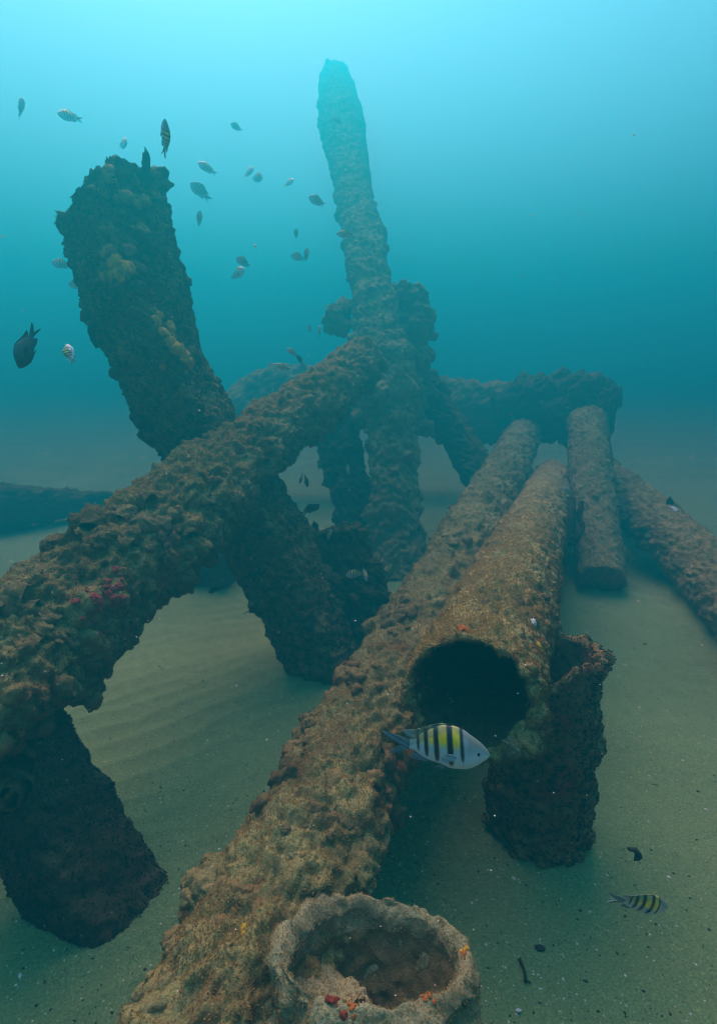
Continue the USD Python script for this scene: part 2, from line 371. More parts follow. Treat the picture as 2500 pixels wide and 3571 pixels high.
down = lambda p, n: 0.15 + np.clip(0.45 - n[:, 2], 0, 1)
sides = lambda p, n: 0.1 + np.clip(0.75 - n[:, 2], 0, 1)
_trees = {}
def nearest(mesh, p):
    """The point of MESH's outer skin nearest to P, and the normal there."""
    if id(mesh) not in _trees:
        o = mesh.metadata.get('outer')
        u = np.unique(mesh.faces[o]) if o is not None else np.arange(len(mesh.vertices))
        _trees[id(mesh)] = (cKDTree(mesh.vertices[u]), u, mesh)
    tree, u, _ = _trees[id(mesh)]
    k = u[tree.query(V(*p))[1]]
    return mesh.vertices[k], mesh.vertex_normals[k]

def patch(mesh, at_, spread, n, lo, hi, seed, sink=.35, flat=.6):
    """A crust of N small lumps half sunk in MESH's skin around the point AT_."""
    rng = np.random.default_rng(seed); out = []
    for k in range(n):
        d = rng.normal(0, spread, 3)
        p, nn = nearest(mesh, V(*at_) + d); r = lo + (hi - lo) * rng.random() ** 1.6
        out.append(lump(p - nn * r * sink, nn, r, seed * 37 + k, flat, .6, False))
    return join(out)

def slab(a, b, n=6.0):
    return lambda ph: (np.abs(np.cos(ph) / a) ** n + np.abs(np.sin(ph) / b) ** n) ** (-1 / n)

# the long pipe from the foreground to the back, with an open elbow on its near end
mp = V(*[(-0.242, 0.95, 0.366), (2.318, 7.564, 0.902)]); md = mp[1] - mp[0]
MAIN = [tuple(mp[0] - md * 0.09), tuple(mp[0] + md * 0.35), tuple(mp[1])]
main = thing('sunken_pipe', 'longest encrusted pipe running from the foreground elbow away to the dark cross pile', 'pipe', mp[0])
m_main = crust(MAIN, [.165, .178, .185, .185, .185, .185], (.0055, .022), 280, 11, rough=(.035, .030, .017), lumps=((70, .03, .065), (260, .014, .030), (2600, .006, .013), (3000, .004, .007)), where=sides, lump_flat=.6)
part(main, 'pipe_body', m_main, 'growth_mud')
part(main, 'turf_algae', turf(m_main, 90000, 12, .004, .012, lambda p, n: .02 + 1.3 * np.clip(.45 - n[:, 2], 0, 1)), 'turf_brown', False, kind='stuff')
part(main, 'silty_turf', turf(m_main, 60000, 17, .003, .009, lambda p, n: np.clip(n[:, 2] + .3, 0, 1) * np.clip(noise(p * 9, 4) * 2.5 - .5, .15, 1) * np.clip(4 - p[:, 1], .3, 3)), 'turf_silt', False, kind='stuff')
part(main, 'growth_lumps', lumps_on(m_main, 130, 13, .008, .026, sides), 'growth_brown', kind='stuff')
mc = V(*(0.03, 0.838, 0.528)); mn = V(.04, .42, .9); mn /= np.linalg.norm(mn)
m_elbow = crust([tuple(mc), tuple(mc - mn * .10), tuple(mc - mn * .24 + V(-.03, -.02, 0)), (-.13, .78, .30), (-.33, .74, .33)], [.203, .18, .168, .165, .17], 0.005, 280, 14, start='hollow', wall=.040, depth=.18,
                rough=(.026, .016, .012), lumps=((30, .02, .04), (160, .010, .02), (900, .005, .010)), lump_flat=.5)
so, si = split(m_elbow)
elbow = part(main, 'elbow', so, 'growth_grey')
part(elbow, 'bore', si, 'growth_olive')  # darker than the rim: the shade of the hollow is put into the colour
part(main, 'elbow_turf', turf(m_elbow, 16000, 15, .003, .008), 'turf_silt', False, kind='stuff')
for k, (q, mat) in enumerate([((0.017, 1.026, 0.457), 'sponge_red'), ((-0.075, 1.009, 0.47), 'sponge_red'), ((0.176, 0.848, 0.566), 'sponge_orange'), ((-0.036, 0.687, 0.622), 'sponge_red'), ((0.202, 0.843, 0.545), 'sponge_yellow'), ((-0.006, 0.686, 0.618), 'sponge_orange'), ((0.118, 0.706, 0.616), 'sponge_orange')]):
    p, n = nearest(m_elbow, q)
    part(elbow, 'sponge_spot', patch(m_elbow, q, .007, 7, .003, (.006, .005, .006, .007, .005, .005, .004)[k], 40 + k, .45), mat, kind='stuff')
for k, (q, r) in enumerate([((-0.329, 1.019, 0.431), .012), ((-0.31, 1.022, 0.44), .010), ((-0.24, 0.889, 0.523), .010), ((-0.226, 0.886, 0.514), .007)]):
    p, n = nearest(m_main, q)
    part(main, 'yellow_sponge', lump(p, n, r, 60 + k, .6), 'sponge_yellow')
for k, (q, r) in enumerate([((-0.164, 1.088, 0.496), .016), ((0.031, 1.066, 0.413), .010)]):
    p, n = nearest(m_main, q)
    part(main, 'pale_sea_squirt', lump(p, n, r, 66 + k, .8), 'growth_grey')
for k, (q, r) in enumerate([((-0.004, 1.331, 0.436), .05), ((-0.36, 1.308, 0.35), .045), ((-0.448, 1.096, 0.33), .05), ((-0.053, 1.791, 0.607), .04), ((0.13, 1.449, 0.49), .04), ((-0.297, 1.47, 0.375), .045)]):
    p, n = nearest(m_main, q)
    part(main, 'red_crust', patch(m_main, q, .045, 9, .012, .030, 70 + k), 'growth_rust', kind='stuff')
for k, q in enumerate([(-0.005, 1.75, 0.648), (-0.277, 1.349, 0.503), (-0.373, 1.083, 0.475), (0.1, 1.362, 0.36), (0.158, 2.128, 0.706), (0.492, 2.872, 0.776), (-0.227, 1.506, 0.51), (-0.119, 1.182, 0.46), (-0.451, 0.914, 0.426), (-0.242, 0.973, 0.452)]):
    part(main, 'growth_clump', patch(m_main, q, .055, 22, .010, .034, 400 + k, -.1, .9), ('growth_brown', 'growth_olive', 'growth_tan')[k % 3], kind='stuff')

# the upper pipe with its open mouth
UP = V(*[(0.299, 1.32, 0.782), (1.961, 5.594, 0.505)]); ud = UP[1] - UP[0]; ud /= np.linalg.norm(ud)
upper = thing('open_pipe', 'thick encrusted pipe with a dark round open mouth behind the bright striped fish', 'pipe', UP[0])
m_up = crust([tuple(UP[0]), tuple(UP[1])], [.178, .178, .182], (.006, .018), 260, 21, start='hollow', wall=.018, depth=2.6, rough=(.022, .018, .014),
             lumps=((36, .02, .05), (200, .012, .026), (1800, .006, .013), (2500, .004, .007)), where=sides, lump_flat=.6)
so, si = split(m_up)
part(upper, 'pipe_body', so, 'growth_silt')
part(upper, 'bore', si, 'growth_dark')  # no silt in here, and a darker colour that paints in the inner shade
part(upper, 'turf_algae', turf(m_up, 45000, 22, .004, .013, lambda p, n: (.03 + 1.3 * np.clip(.5 - n[:, 2], 0, 1)) * np.clip(3.2 - (p[:, 1] - 1.3), .2, 3)), 'turf_brown', False, kind='stuff')
part(upper, 'silty_turf', turf(m_up, 60000, 27, .003, .009, lambda p, n: np.clip(n[:, 2] + .3, 0, 1) * np.clip(noise(p * 9, 4) * 2.5 - .5, .15, 1) * np.clip(4 - p[:, 1], .3, 3)), 'turf_silt', False, kind='stuff')
right = lambda p, n: np.clip(n @ V(.8, -.3, -.35), 0, 1) * np.clip(2.0 - (p - UP[0]) @ ud, 0, 1)
part(upper, 'growth_lumps', lumps_on(m_up, 130, 23, .008, .024, right), 'growth_brown', kind='stuff')
part(upper, 'rim_turf', turf(m_up, 9000, 24, .012, .03, right), 'turf_brown', False, kind='stuff')
p, n = nearest(m_up, (0.293, 1.366, 0.951))
part(upper, 'orange_sponge', lump(p + n * .004, n, .026, 25, .4, .6), 'sponge_orange')
for k, q in enumerate([(0.542, 1.556, 0.887), (0.531, 1.449, 0.877), (0.556, 1.501, 0.878)]):
    p, n = nearest(m_up, q)
    part(upper, 'pale_polyps', lump(p, n, .013, 90 + k, .9, .6), ('shell_white', 'sponge_yellow', 'growth_grey')[k])
p, n = nearest(m_up, (0.357, 1.213, 0.692))
part(upper, 'pink_crust', lump(p - n * .01, n, .024, 95, .4, .6), 'growth_grey')
p, n = nearest(m_up, (0.266, 1.226, 0.622))
part(upper, 'pink_crust', lump(p, n, .022, 96, .9, .6), 'growth_grey')

# the stub that stands in the sand under the open mouth
upright = thing('pile_stub', 'short upright hollow pile standing in the sand beside the dark pipe mouth', 'pile', (.646, 1.65, 0))
UR = [(0.651, 1.715, 0.71), (0.644, 1.647, -0.046)]
m_ur = crust([UR[0], (.648, 1.69, .35), (UR[1][0], UR[1][1], -.10)], .165, 0.010, 150, 31, start='hollow', wall=.022, depth=.4, rough=(.014, .014, .010),
             lumps=((14, .02, .035), (200, .010, .022), (900, .006, .013)), notch=lambda lx, ly: np.clip((.02 - lx) * .9, 0, .15) + .006 * np.sin(lx * 70) * np.cos(ly * 60) + .01)
part(upright, 'pile_body', m_ur, 'growth_brown')
part(upright, 'turf_algae', turf(m_ur, 14000, 32, .005, .018), 'turf_dark', False, kind='stuff')
for k, q in enumerate([(0.833, 1.762, 0.693), (0.794, 1.709, 0.689)]):
    p, n = nearest(m_ur, q)
    part(upright, 'pale_polyps', lump(p, n, .010, 97 + k, .9, .6), 'growth_grey')
part(upright, 'growth_lumps', lumps_on(m_ur, 60, 33, .008, .022, lambda p, n: np.clip(n @ V(.9, -.2, 0), 0, 1)), 'growth_brown', kind='stuff')

# the diagonal pile on the left, thick with sponges
DG = [(-1.159, 1.306, 0.73), (-1.06, 1.577, 0.775), (-0.95, 1.855, 0.845), (-0.771, 2.261, 1.01), (-0.496, 3.0, 1.254), (-0.174, 3.839, 1.489), (0.038, 4.35, 1.656)]
diag = thing('fallen_pile', 'long diagonal encrusted pile rising from the left edge to the tall central pile', 'pile', DG[2])
m_dg = crust(DG, [.20, .205, .195, .172, .165, .16, .155], (.006, .013), 270, 41, rough=(.05, .042, .024), lumps=((60, .03, .07), (380, .012, .03), (3000, .006, .012), (3000, .004, .007)), where=down, lump_flat=.6)
part(diag, 'pile_body', m_dg, 'growth_tan')
near_left = lambda p, n: np.clip(2.6 - p[:, 1], .05, 1) * down(p, n)
part(diag, 'turf_algae', turf(m_dg, 90000, 42, .004, .018, down), 'turf_brown', False, kind='stuff')
part(diag, 'silty_turf', turf(m_dg, 60000, 48, .004, .011, lambda p, n: np.clip(n[:, 2] + .2, 0, 1) * np.clip(noise(p * 9, 4) * 2.5 - .5, .15, 1)), 'turf_silt', False, kind='stuff')
part(diag, 'hanging_hydroids', turf(m_dg, 7000, 47, .018, .045, lambda p, n: np.clip(-.1 - n[:, 2], 0, 1) * np.clip(noise(p * 7, 3) * 3 - 1.2, 0, 1), .10), 'turf_dark', False, kind='stuff')
part(diag, 'growth_lumps', lumps_on(m_dg, 260, 43, .010, .034, near_left), 'growth_brown', kind='stuff')
SPW = [
    ((-1.011, 1.971, 1.084), 0.034, 0.08),
    ((-0.945, 1.919, 1.086), 0.045, 0.07),
    ((-0.917, 1.972, 1.087), 0.036, 0.06),
    ((-0.866, 2.024, 1.09), 0.04, 0.065),
    ((-1.042, 1.854, 1.034), 0.04, 0.075),
    ((-0.97, 1.801, 1.031), 0.04, 0.07),
    ((-0.933, 1.798, 1.019), 0.026, 0.05),
    ((-0.927, 1.74, 0.997), 0.034, 0.06),
    ((-1.002, 1.769, 0.99), 0.026, 0.05),
    ((-0.989, 1.734, 0.972), 0.028, 0.05),
    ((-0.816, 2.085, 1.126), 0.04, 0.045),
    ((-0.783, 1.962, 1.053), 0.045, 0.06),
    ((-0.709, 2.015, 1.057), 0.04, 0.06),
    ((-0.654, 2.056, 1.015), 0.036, 0.05),
    ((-0.608, 2.091, 0.955), 0.04, 0.055),
    ((-0.612, 2.228, 1.077), 0.036, 0.05),
    ((-0.569, 2.322, 1.043), 0.03, 0.05),
    ((-1.03, 1.564, 0.92), 0.055, 0.05),
    ((-1.051, 1.536, 0.89), 0.045, 0.06),
    ((-0.971, 1.573, 0.875), 0.04, 0.06),
    ((-1.006, 1.502, 0.842), 0.034, 0.06),
    ((-0.938, 1.543, 0.842), 0.032, 0.075),
    ((-0.991, 1.532, 0.877), 0.03, 0.06),
    ((-0.826, 1.847, 1.007), 0.032, 0.05),
    ((-0.799, 1.904, 1.029), 0.034, 0.05),
    ((-0.866, 1.824, 1.039), 0.032, 0.05),
    ((-0.983, 1.619, 0.932), 0.03, 0.045),
    ((-0.869, 1.666, 0.912), 0.028, 0.04),
    ((-0.71, 1.81, 0.872), 0.024, 0.035),
    ((-1.102, 1.621, 0.939), 0.03, 0.04),
    ((-0.532, 2.365, 1.011), 0.026, 0.04),
    ((-0.389, 2.983, 1.19), 0.03, 0.045),
    ((-0.98, 1.49, 0.797), 0.034, 0.05),
    ((-1.013, 1.465, 0.782), 0.036, 0.05),
    ((-0.892, 1.555, 0.806), 0.03, 0.045),
    ((-0.826, 1.645, 0.836), 0.026, 0.04),
]
for k, (q, r, h) in enumerate(SPW):
    p, n = nearest(m_dg, q)
    part(diag, 'sponge', sponge(p - n * .006, n * .8 + V(-.05, -.35, .55), r * .95, h * 1.1, k + 3), ('growth_olive', 'growth_olive', 'growth_brown', 'growth_olive')[(k * 7 + k // 3) % 4])
for k, (q, sp, n, r, mat) in enumerate([((-0.785, 1.627, 0.959), .045, 60, .014, 'sponge_crimson'), ((-0.971, 1.594, 0.955), .01, 3, .012, 'sponge_ochre'), ((-0.958, 1.537, 0.896), .012, 4, .014, 'sponge_ochre'), ((-0.616, 1.958, 1.037), .045, 12, .032, 'sponge_brown'), ((-0.673, 1.962, 1.053), .03, 8, .028, 'sponge_brown'), ((-0.513, 2.447, 1.123), .02, 4, .018, 'sponge_tan'), ((-0.922, 1.54, 0.829), .05, 14, .026, 'growth_olive')]):
    part(diag, 'encrusting_sponge', patch(m_dg, q, sp, n, r * .4, r, 140 + k), mat, kind='stuff')

# the dark leg under its left end
LG = [(-1.234, 1.569, 0.626), (-0.712, 1.335, -0.012)]
leg = thing('leaning_leg_pile', 'dark shaded pile leaning down to the sand under the sponge covered fallen pile', 'pile', (-.77, 1.33, 0))
m_lg = crust([LG[0], (-1.0, 1.47, .31), (LG[1][0], LG[1][1], -.10)], .148, 0.011, 160, 51, rough=(.012, .016, .012), lumps=((6, .012, .02), (120, .008, .016), (1400, .005, .010)), section=slab(1.0, 1.0, 5.0))
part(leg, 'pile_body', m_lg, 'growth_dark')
part(leg, 'turf_algae', turf(m_lg, 14000, 52, .005, .016), 'turf_dark', False, kind='stuff')
for k, q in enumerate([(-0.964, 1.307, 0.539), (-0.933, 1.297, 0.503), (-0.979, 1.293, 0.485), (-0.97, 1.339, 0.542), (-1.001, 1.304, 0.527)]):
    p, n = nearest(m_lg, q)
    part(leg, 'sponge', sponge(p, n + V(.1, -.2, .3), .045, .07, 80 + k), 'growth_olive')

# the slab pile that stands at the left
SB = [(-1.261, 3.139, 2.547), (-1.094, 3.015, 1.89), (-0.91, 2.987, 1.401), (-0.456, 2.894, 0.668), (-0.046, 2.749, -0.144)]
slabp = thing('broken_pile', 'tall dark broken square pile with a stepped jagged top, leaning at the left', 'pile', SB[3])
m_sb = crust(SB, 1.0, 0.013, 190, 61, rough=(.012, .026, .022), lumps=((26, .03, .06), (420, .012, .030), (2600, .007, .014)), where=lambda p, n: np.clip(p[:, 2], .12, 1.2), section=slab(.22, .17, 7.0), lump_flat=.65,
             notch=lambda lx, ly: np.where(lx > .085 + .02 * np.sin(ly * 40), .20 - .05 * lx, 0.0) + .03 * np.sin(lx * 31 + 1) * np.cos(ly * 25) + .03)
part(slabp, 'pile_body', m_sb, 'growth_rust')
part(slabp, 'turf_algae', turf(m_sb, 50000, 62, .005, .02), 'turf_dark', False, kind='stuff')
part(slabp, 'hydroids', turf(m_sb, 5000, 67, .02, .05, lambda p, n: np.clip(noise(p * 6, 3) * 3 - 1.3, 0, 1), .10), 'turf_dark', False, kind='stuff')
part(slabp, 'growth_lumps', lumps_on(m_sb, 240, 63, .012, .04, lambda p, n: np.clip(p[:, 2], .05, 1.5)), 'growth_dark', kind='stuff')
for k, (q, r, mat) in enumerate([((-1.124, 2.76, 2.099), .06, 'sponge_ochre'), ((-1.14, 2.742, 2.031), .05, 'sponge_brown'), ((-0.901, 2.79, 1.822), .05, 'sponge_ochre'), ((-0.838, 2.784, 1.802), .04, 'sponge_ochre'), ((-0.833, 2.801, 1.67), .045, 'sponge_ochre'), ((-0.998, 2.897, 2.417), .045, 'sponge_olive'), ((-1.039, 2.817, 2.118), .05, 'sponge_brown'), ((-1.194, 2.911, 2.467), .05, 'sponge_tan')]):
    part(slabp, 'encrusting_sponge', patch(m_sb, q, r * .8, 10, r * .25, r * .7, 160 + k), mat, kind='stuff')
FT = V(*(-1.042, 3.094, 2.573))
part(slabp, 'finger_sponge', sponge(FT - V(0, 0, .06), V(.08, 0, 1), .018, .11, 171), 'sponge_dark')
part(slabp, 'finger_sponge', sponge(V(*(-1.206, 3.094, 2.573)) - V(0, 0, .02), V(-.02, 0, 1), .025, .05, 172), 'sponge_dark')
part(slabp, 'hanging_tendril', rope([(-1.265, 2.844, 1.832), (-1.277, 2.816, 1.804), (-1.271, 2.805, 1.763), (-1.266, 2.834, 1.716)], .009, .006, 10, 3), 'sponge_dark')

# the squat stump under the crossing
ST = [(-0.153, 3.159, 0.688), (-0.075, 3.064, 0.334), (0.004, 2.908, -0.248)]
stump = thing('sunken_stump', 'squat flat topped dark stump in the shade between the slab pile and the long pipe', 'stump', (0, 3.0, 0))
m_st = crust(ST, [.17, .21, .27], 0.014, 130, 71, rough=(.05, .035, .02), lumps=((40, .04, .07), (200, .02, .04), (700, .01, .02)), section=slab(1, 1, 4))
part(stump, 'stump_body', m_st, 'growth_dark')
part(stump, 'turf_algae', turf(m_st, 9000, 72, .008, .024), 'turf_dark', False, kind='stuff')
part(stump, 'finger_sponge', sponge(V(*(-0.249, 3.104, 0.678)), V(.02, 0, 1), .018, .07, 173), 'sponge_dark')
part(stump, 'growth_lumps', lumps_on(m_st, 90, 74, .02, .06), 'growth_dark', kind='stuff')

# the tall central pile
TP = [(0.316, 4.127, -0.141), (0.296, 4.683, 0.776), (0.224, 5.156, 1.573), (0.068, 6.411, 2.78), (-0.153, 9.247, 4.478), (-0.54, 15.36, 7.973), (-0.525, 10.704, 6.824)][:6]
tall = thing('tall_pile', 'tallest central pile, rising until it fades into the bright water', 'pile', (.31, 4.15, 0))
m_tp = crust((TP + [(-.56, 15.6, 8.13)])[::-1], [.34, .36, .38, .38, .27, .21, .2, .2, .205], 0.016, 150, 81, rough=(.06, .045, .025), lumps=((60, .04, .09), (420, .018, .04), (2200, .010, .02)), where=sides, lump_flat=.6,
             notch=lambda lx, ly: 1.3 * np.clip(.45 + .55 * np.sin(lx * 9 + 1) * np.cos(ly * 7 + .4) + .35 * np.sin(lx * 21 + ly * 17), 0, 1.5))
part(tall, 'pile_body', m_tp, 'growth_tan')
part(tall, 'turf_algae', turf(m_tp, 40000, 82, .008, .024, lambda p, n: .3 + sides(p, n)), 'turf_brown', False, kind='stuff')
mid = lambda p, n: np.exp(-((p[:, 2] - 1.55) / .28) ** 2) * np.clip(.7 - n[:, 1], 0, 1)
part(tall, 'growth_lumps', lumps_on(m_tp, 120, 83, .035, .105, mid, fine=True), 'growth_tan', kind='stuff')
part(tall, 'shaft_lumps', lumps_on(m_tp, 260, 84, .02, .085, sides), 'growth_brown', kind='stuff')
part(tall, 'side_growth', join([lump(V(*q), V(-.5, -.5, .3), r, 300 + k, 1.0, .5) for k, (q, r) in enumerate([((-0.196, 5.59, 2.036), .10), ((-0.149, 5.565, 1.942), .09), ((-0.134, 5.659, 2.101), .09), ((-0.233, 5.568, 1.954), .07), ((-0.101, 5.723, 2.146), .08)])]), 'growth_brown', kind='stuff')

# piles behind it
BS = [(0.474, 5.875, 2.324), (0.443, 5.728, 1.776), (0.385, 5.324, 1.04)]
bst = thing('short_pile', 'short lumpy pile pressed against the right side of the tall central pile', 'pile', (.39, 5.4, .9))
m_bs = crust(BS, [.17, .2, .17], 0.018, 110, 91, rough=(.07, .05, .03), lumps=((60, .05, .11), (220, .03, .05), (500, .015, .03)), lump_flat=.8)
part(bst, 'pile_body', m_bs, 'growth_brown')
part(bst, 'growth_lumps', lumps_on(m_bs, 110, 93, .03, .08), 'growth_brown', kind='stuff')
BR = [(-0.272, 5.084, 1.305), (0.13, 4.454, -0.08)]
br = thing('brace_pile', 'dark brace leaning down beside the foot of the tall central pile', 'pile', (.13, 4.45, 0))
m_br = crust(BR, .165, 0.016, 110, 101, rough=(.03, .03, .02), lumps=((40, .03, .06), (200, .015, .035), (600, .01, .02)))
part(br, 'pile_body', m_br, 'growth_dark')
part(br, 'turf_algae', turf(m_br, 6000, 102, .01, .03), 'turf_dark', False, kind='stuff')
LN = [(0.663, 6.06, 1.469), (1.173, 5.144, 0.563), (1.464, 4.63, -0.003)]
ln = thing('leaning_pile', 'dark pile slanting down to the right behind the long pipe', 'pile', (1.46, 4.63, 0))
m_ln = crust(LN, .155, 0.02, 100, 111, rough=(.03, .03, .02), lumps=((40, .03, .06), (200, .015, .035)))
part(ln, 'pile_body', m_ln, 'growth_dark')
CR = [(-2.155, 6.824, 0.459), (-0.934, 7.347, 1.252), (1.138, 7.395, 1.045), (2.46, 7.183, 1.023)]
cr = thing('cross_pile', 'big far horizontal pile fading in the haze behind the tall pile', 'pile', (0, 7.3, .7))
m_cr = crust(CR, [.3, .34, .36, .36], 0.03, 110, 121, rough=(.06, .05, .03), lumps=((60, .05, .1), (300, .03, .05)))
part(cr, 'pile_body', m_cr, 'growth_brown')
BK = [(1.758, 7.081, 1.032), (2.268, 6.805, 1.161), (2.833, 6.367, 1.07)]
bk = thing('sunken_block', 'big dark lumpy hazy mass lying across the far ends of the pipes at the right', 'pile', (2.4, 6.5, .7))
m_bk = crust(BK, [.22, .31, .27, .33, .24], 0.02, 130, 131, rough=(.13, .06, .03), lumps=((90, .06, .14), (400, .03, .06), (900, .015, .03)), lump_flat=.8)
part(bk, 'block_body', m_bk, 'growth_dark')
TI = [(2.237, 5.541, 1.08), (1.747, 3.781, 0.113)]
ti = thing('tilted_pile', 'smooth tilted pile with a flat dark end resting on the sand right of the pipes', 'pile', (1.75, 3.78, 0))
m_ti = crust(TI, [.185, .175, .165], 0.014, 130, 141, rough=(.018, .014, .01), lumps=((20, .02, .04), (200, .01, .025), (500, .008, .016)), lump_flat=.5)
part(ti, 'pile_body', m_ti, 'growth_tan')
part(ti, 'turf_algae', turf(m_ti, 6000, 142, .006, .02), 'turf_dark', False, kind='stuff')
RL = [(2.64, 6.1, 0.461), (2.47, 4.413, 0.345), (2.324, 3.239, 0.214), (2.135, 2.379, 0.097)]
rl = thing('lying_pile', 'encrusted pile lying on the sand at the right edge of the picture', 'pile', (2.4, 4.0, 0))
m_rl = crust(RL, .2, 0.015, 140, 151, rough=(.035, .03, .018), lumps=((50, .03, .06), (300, .015, .035), (1000, .008, .02)), where=sides)
part(rl, 'pile_body', m_rl, 'growth_tan')
part(rl, 'turf_algae', turf(m_rl, 9000, 152, .008, .024), 'turf_brown', False, kind='stuff')
p, n = nearest(m_rl, (2.474, 4.257, 0.536)); part(rl, 'pale_sponge', lump(p, n, .035, 153, .6), 'shell_white')
p, n = nearest(m_rl, (2.488, 4.365, 0.553)); part(rl, 'sponge', sponge(p, V(0, 0, 1), .022, .05, 154), 'sponge_dark')
FB = [(-1.241, 4.019, 0.034), (-0.928, 3.927, 0.078)]
fb = thing('far_stump', 'hazy stump seen through the gap under the diagonal pile', 'stump', (-1.1, 4.0, 0))
m_fb = crust([(-1.22, 4.05, .16), (-.95, 3.98, .15)], .15, 0.02, 80, 161, rough=(.04, .03, .02), lumps=((30, .03, .05),), section=slab(1, 1, 4))
part(fb, 'stump_body', m_fb, 'growth_dark')
FL = [(-4.473, 5.128, 0.309), (-3.454, 5.532, 0.273), (-2.945, 6.059, 0.309)]
fl = thing('half_buried_pile', 'hazy pile half buried in the sand at the far left edge', 'pile', (-3.5, 5.5, 0))
m_fl = crust([(-4.6, 5.2, .2), (-3.6, 5.5, .22), (-2.75, 6.15, .16)], [.24, .24, .05], 0.03, 90, 171, rough=(.04, .03, .02), lumps=((30, .03, .06),))
part(fl, 'pile_body', m_fl, 'growth_dark')
# dark bent branch hanging at the upper pipe's flank
bt = thing('bent_branch', 'thin dark bent branch hanging between the open pipe and the tilted pile', 'branch', (1.291, 3.189, 0.61))
part(bt, 'branch_stem', rope([(1.324, 3.402, 0.823), (1.288, 3.275, 0.737), (1.272, 3.185, 0.592)], .022, .01, 12, 7), 'sponge_dark')
part(bt, 'branch_fork', rope([(1.39, 3.397, 0.805), (1.357, 3.324, 0.724), (1.356, 3.261, 0.685), (1.304, 3.196, 0.635), (1.275, 3.185, 0.592)], .014, .01, 12, 8), 'sponge_dark')

# ---------------------------------------------------------------- fish
def fish_body(n=110, m=44, deep=1.0):
    """Unit-long deep bodied damselfish, head towards +x, back towards +z; the outline of the photographed fish."""
    top = np.array([(0, .0), (.02, .035), (.075, .088), (.18, .156), (.27, .206), (.36, .226), (.44, .224), (.52, .19), (.60, .145), (.66, .095), (.70, .052), (.74, .046)])
    bot = np.array([(0, -.012), (.02, -.045), (.05, -.076), (.12, -.128), (.22, -.170), (.33, -.176), (.44, -.147), (.55, -.125), (.63, -.095), (.70, -.056), (.74, -.052)])
    wid = np.array([(0, .010), (.03, .030), (.12, .062), (.25, .082), (.38, .076), (.50, .056), (.62, .028), (.70, .015), (.74, .012)])
    u = 0.74 * (1 - np.cos(np.linspace(0, math.pi, n))) / 2
    from scipy.interpolate import PchipInterpolator as Pc
    zt, zb, w = Pc(*top.T)(u) * deep, Pc(*bot.T)(u) * deep, Pc(*wid.T)(u)
    ph = np.linspace(0, 2 * math.pi, m, endpoint=False)
    zc, zh = (zt + zb) / 2, (zt - zb) / 2
    v = np.stack([np.repeat(.5 - u, m), np.outer(w, np.sin(ph)).ravel() * (1 - .25 * np.abs(np.tile(np.cos(ph), n)) ** 3), (zc[:, None] + np.outer(zh, np.cos(ph))).ravel()], 1)
    i, j = np.meshgrid(np.arange(n - 1), np.arange(m), indexing='ij'); jn = (j + 1) % m
    F = np.stack([i * m + j, (i + 1) * m + j, (i + 1) * m + jn, i * m + jn], -1).reshape(-1, 4)
    return v, np.vstack([F[:, [0, 1, 2]], F[:, [0, 2, 3]]])

def fin(outline, th=.004, bend=0.0):
    """A thin fin: its outline in the x-z plane, thinning to the edge, with slight ray furrows."""
    from shapely.geometry import Polygon
    o = np.array(outline, float)
    m = trimesh.creation.extrude_polygon(Polygon(o), th, engine='earcut')
    v = m.vertices.copy(); m2 = trimesh.Trimesh(v, m.faces).subdivide().subdivide()
    v = m2.vertices
    v = np.stack([v[:, 0], v[:, 2] - th / 2, v[:, 1]], 1)
    v[:, 1] += bend * (v[:, 0] + .3) ** 2 + .0035 * np.sin(v[:, 2] * 150 + v[:, 0] * 60)
    return v, m2.faces[:, ::-1]

def fish(name, label, group, pos, head, back, length, tall=1.0):
    h = V(*head); h /= np.linalg.norm(h); b = V(*back); b -= h * (b @ h); b /= np.linalg.norm(b); s = np.cross(b, h)
    Rm = np.stack([h, s, b])
    x = UsdGeom.Xform.Define(stage, free('/World/' + name))
    x.AddTransformOp().Set(Gf.Matrix4d(*[float(q) for q in (*(Rm[0] * length), 0, *(Rm[1] * length), 0, *(Rm[2] * length * tall), 0, *pos, 1)]))
    tag(x, label, 'fish', group); BASE[str(x.GetPath())] = np.zeros(3)
    return x

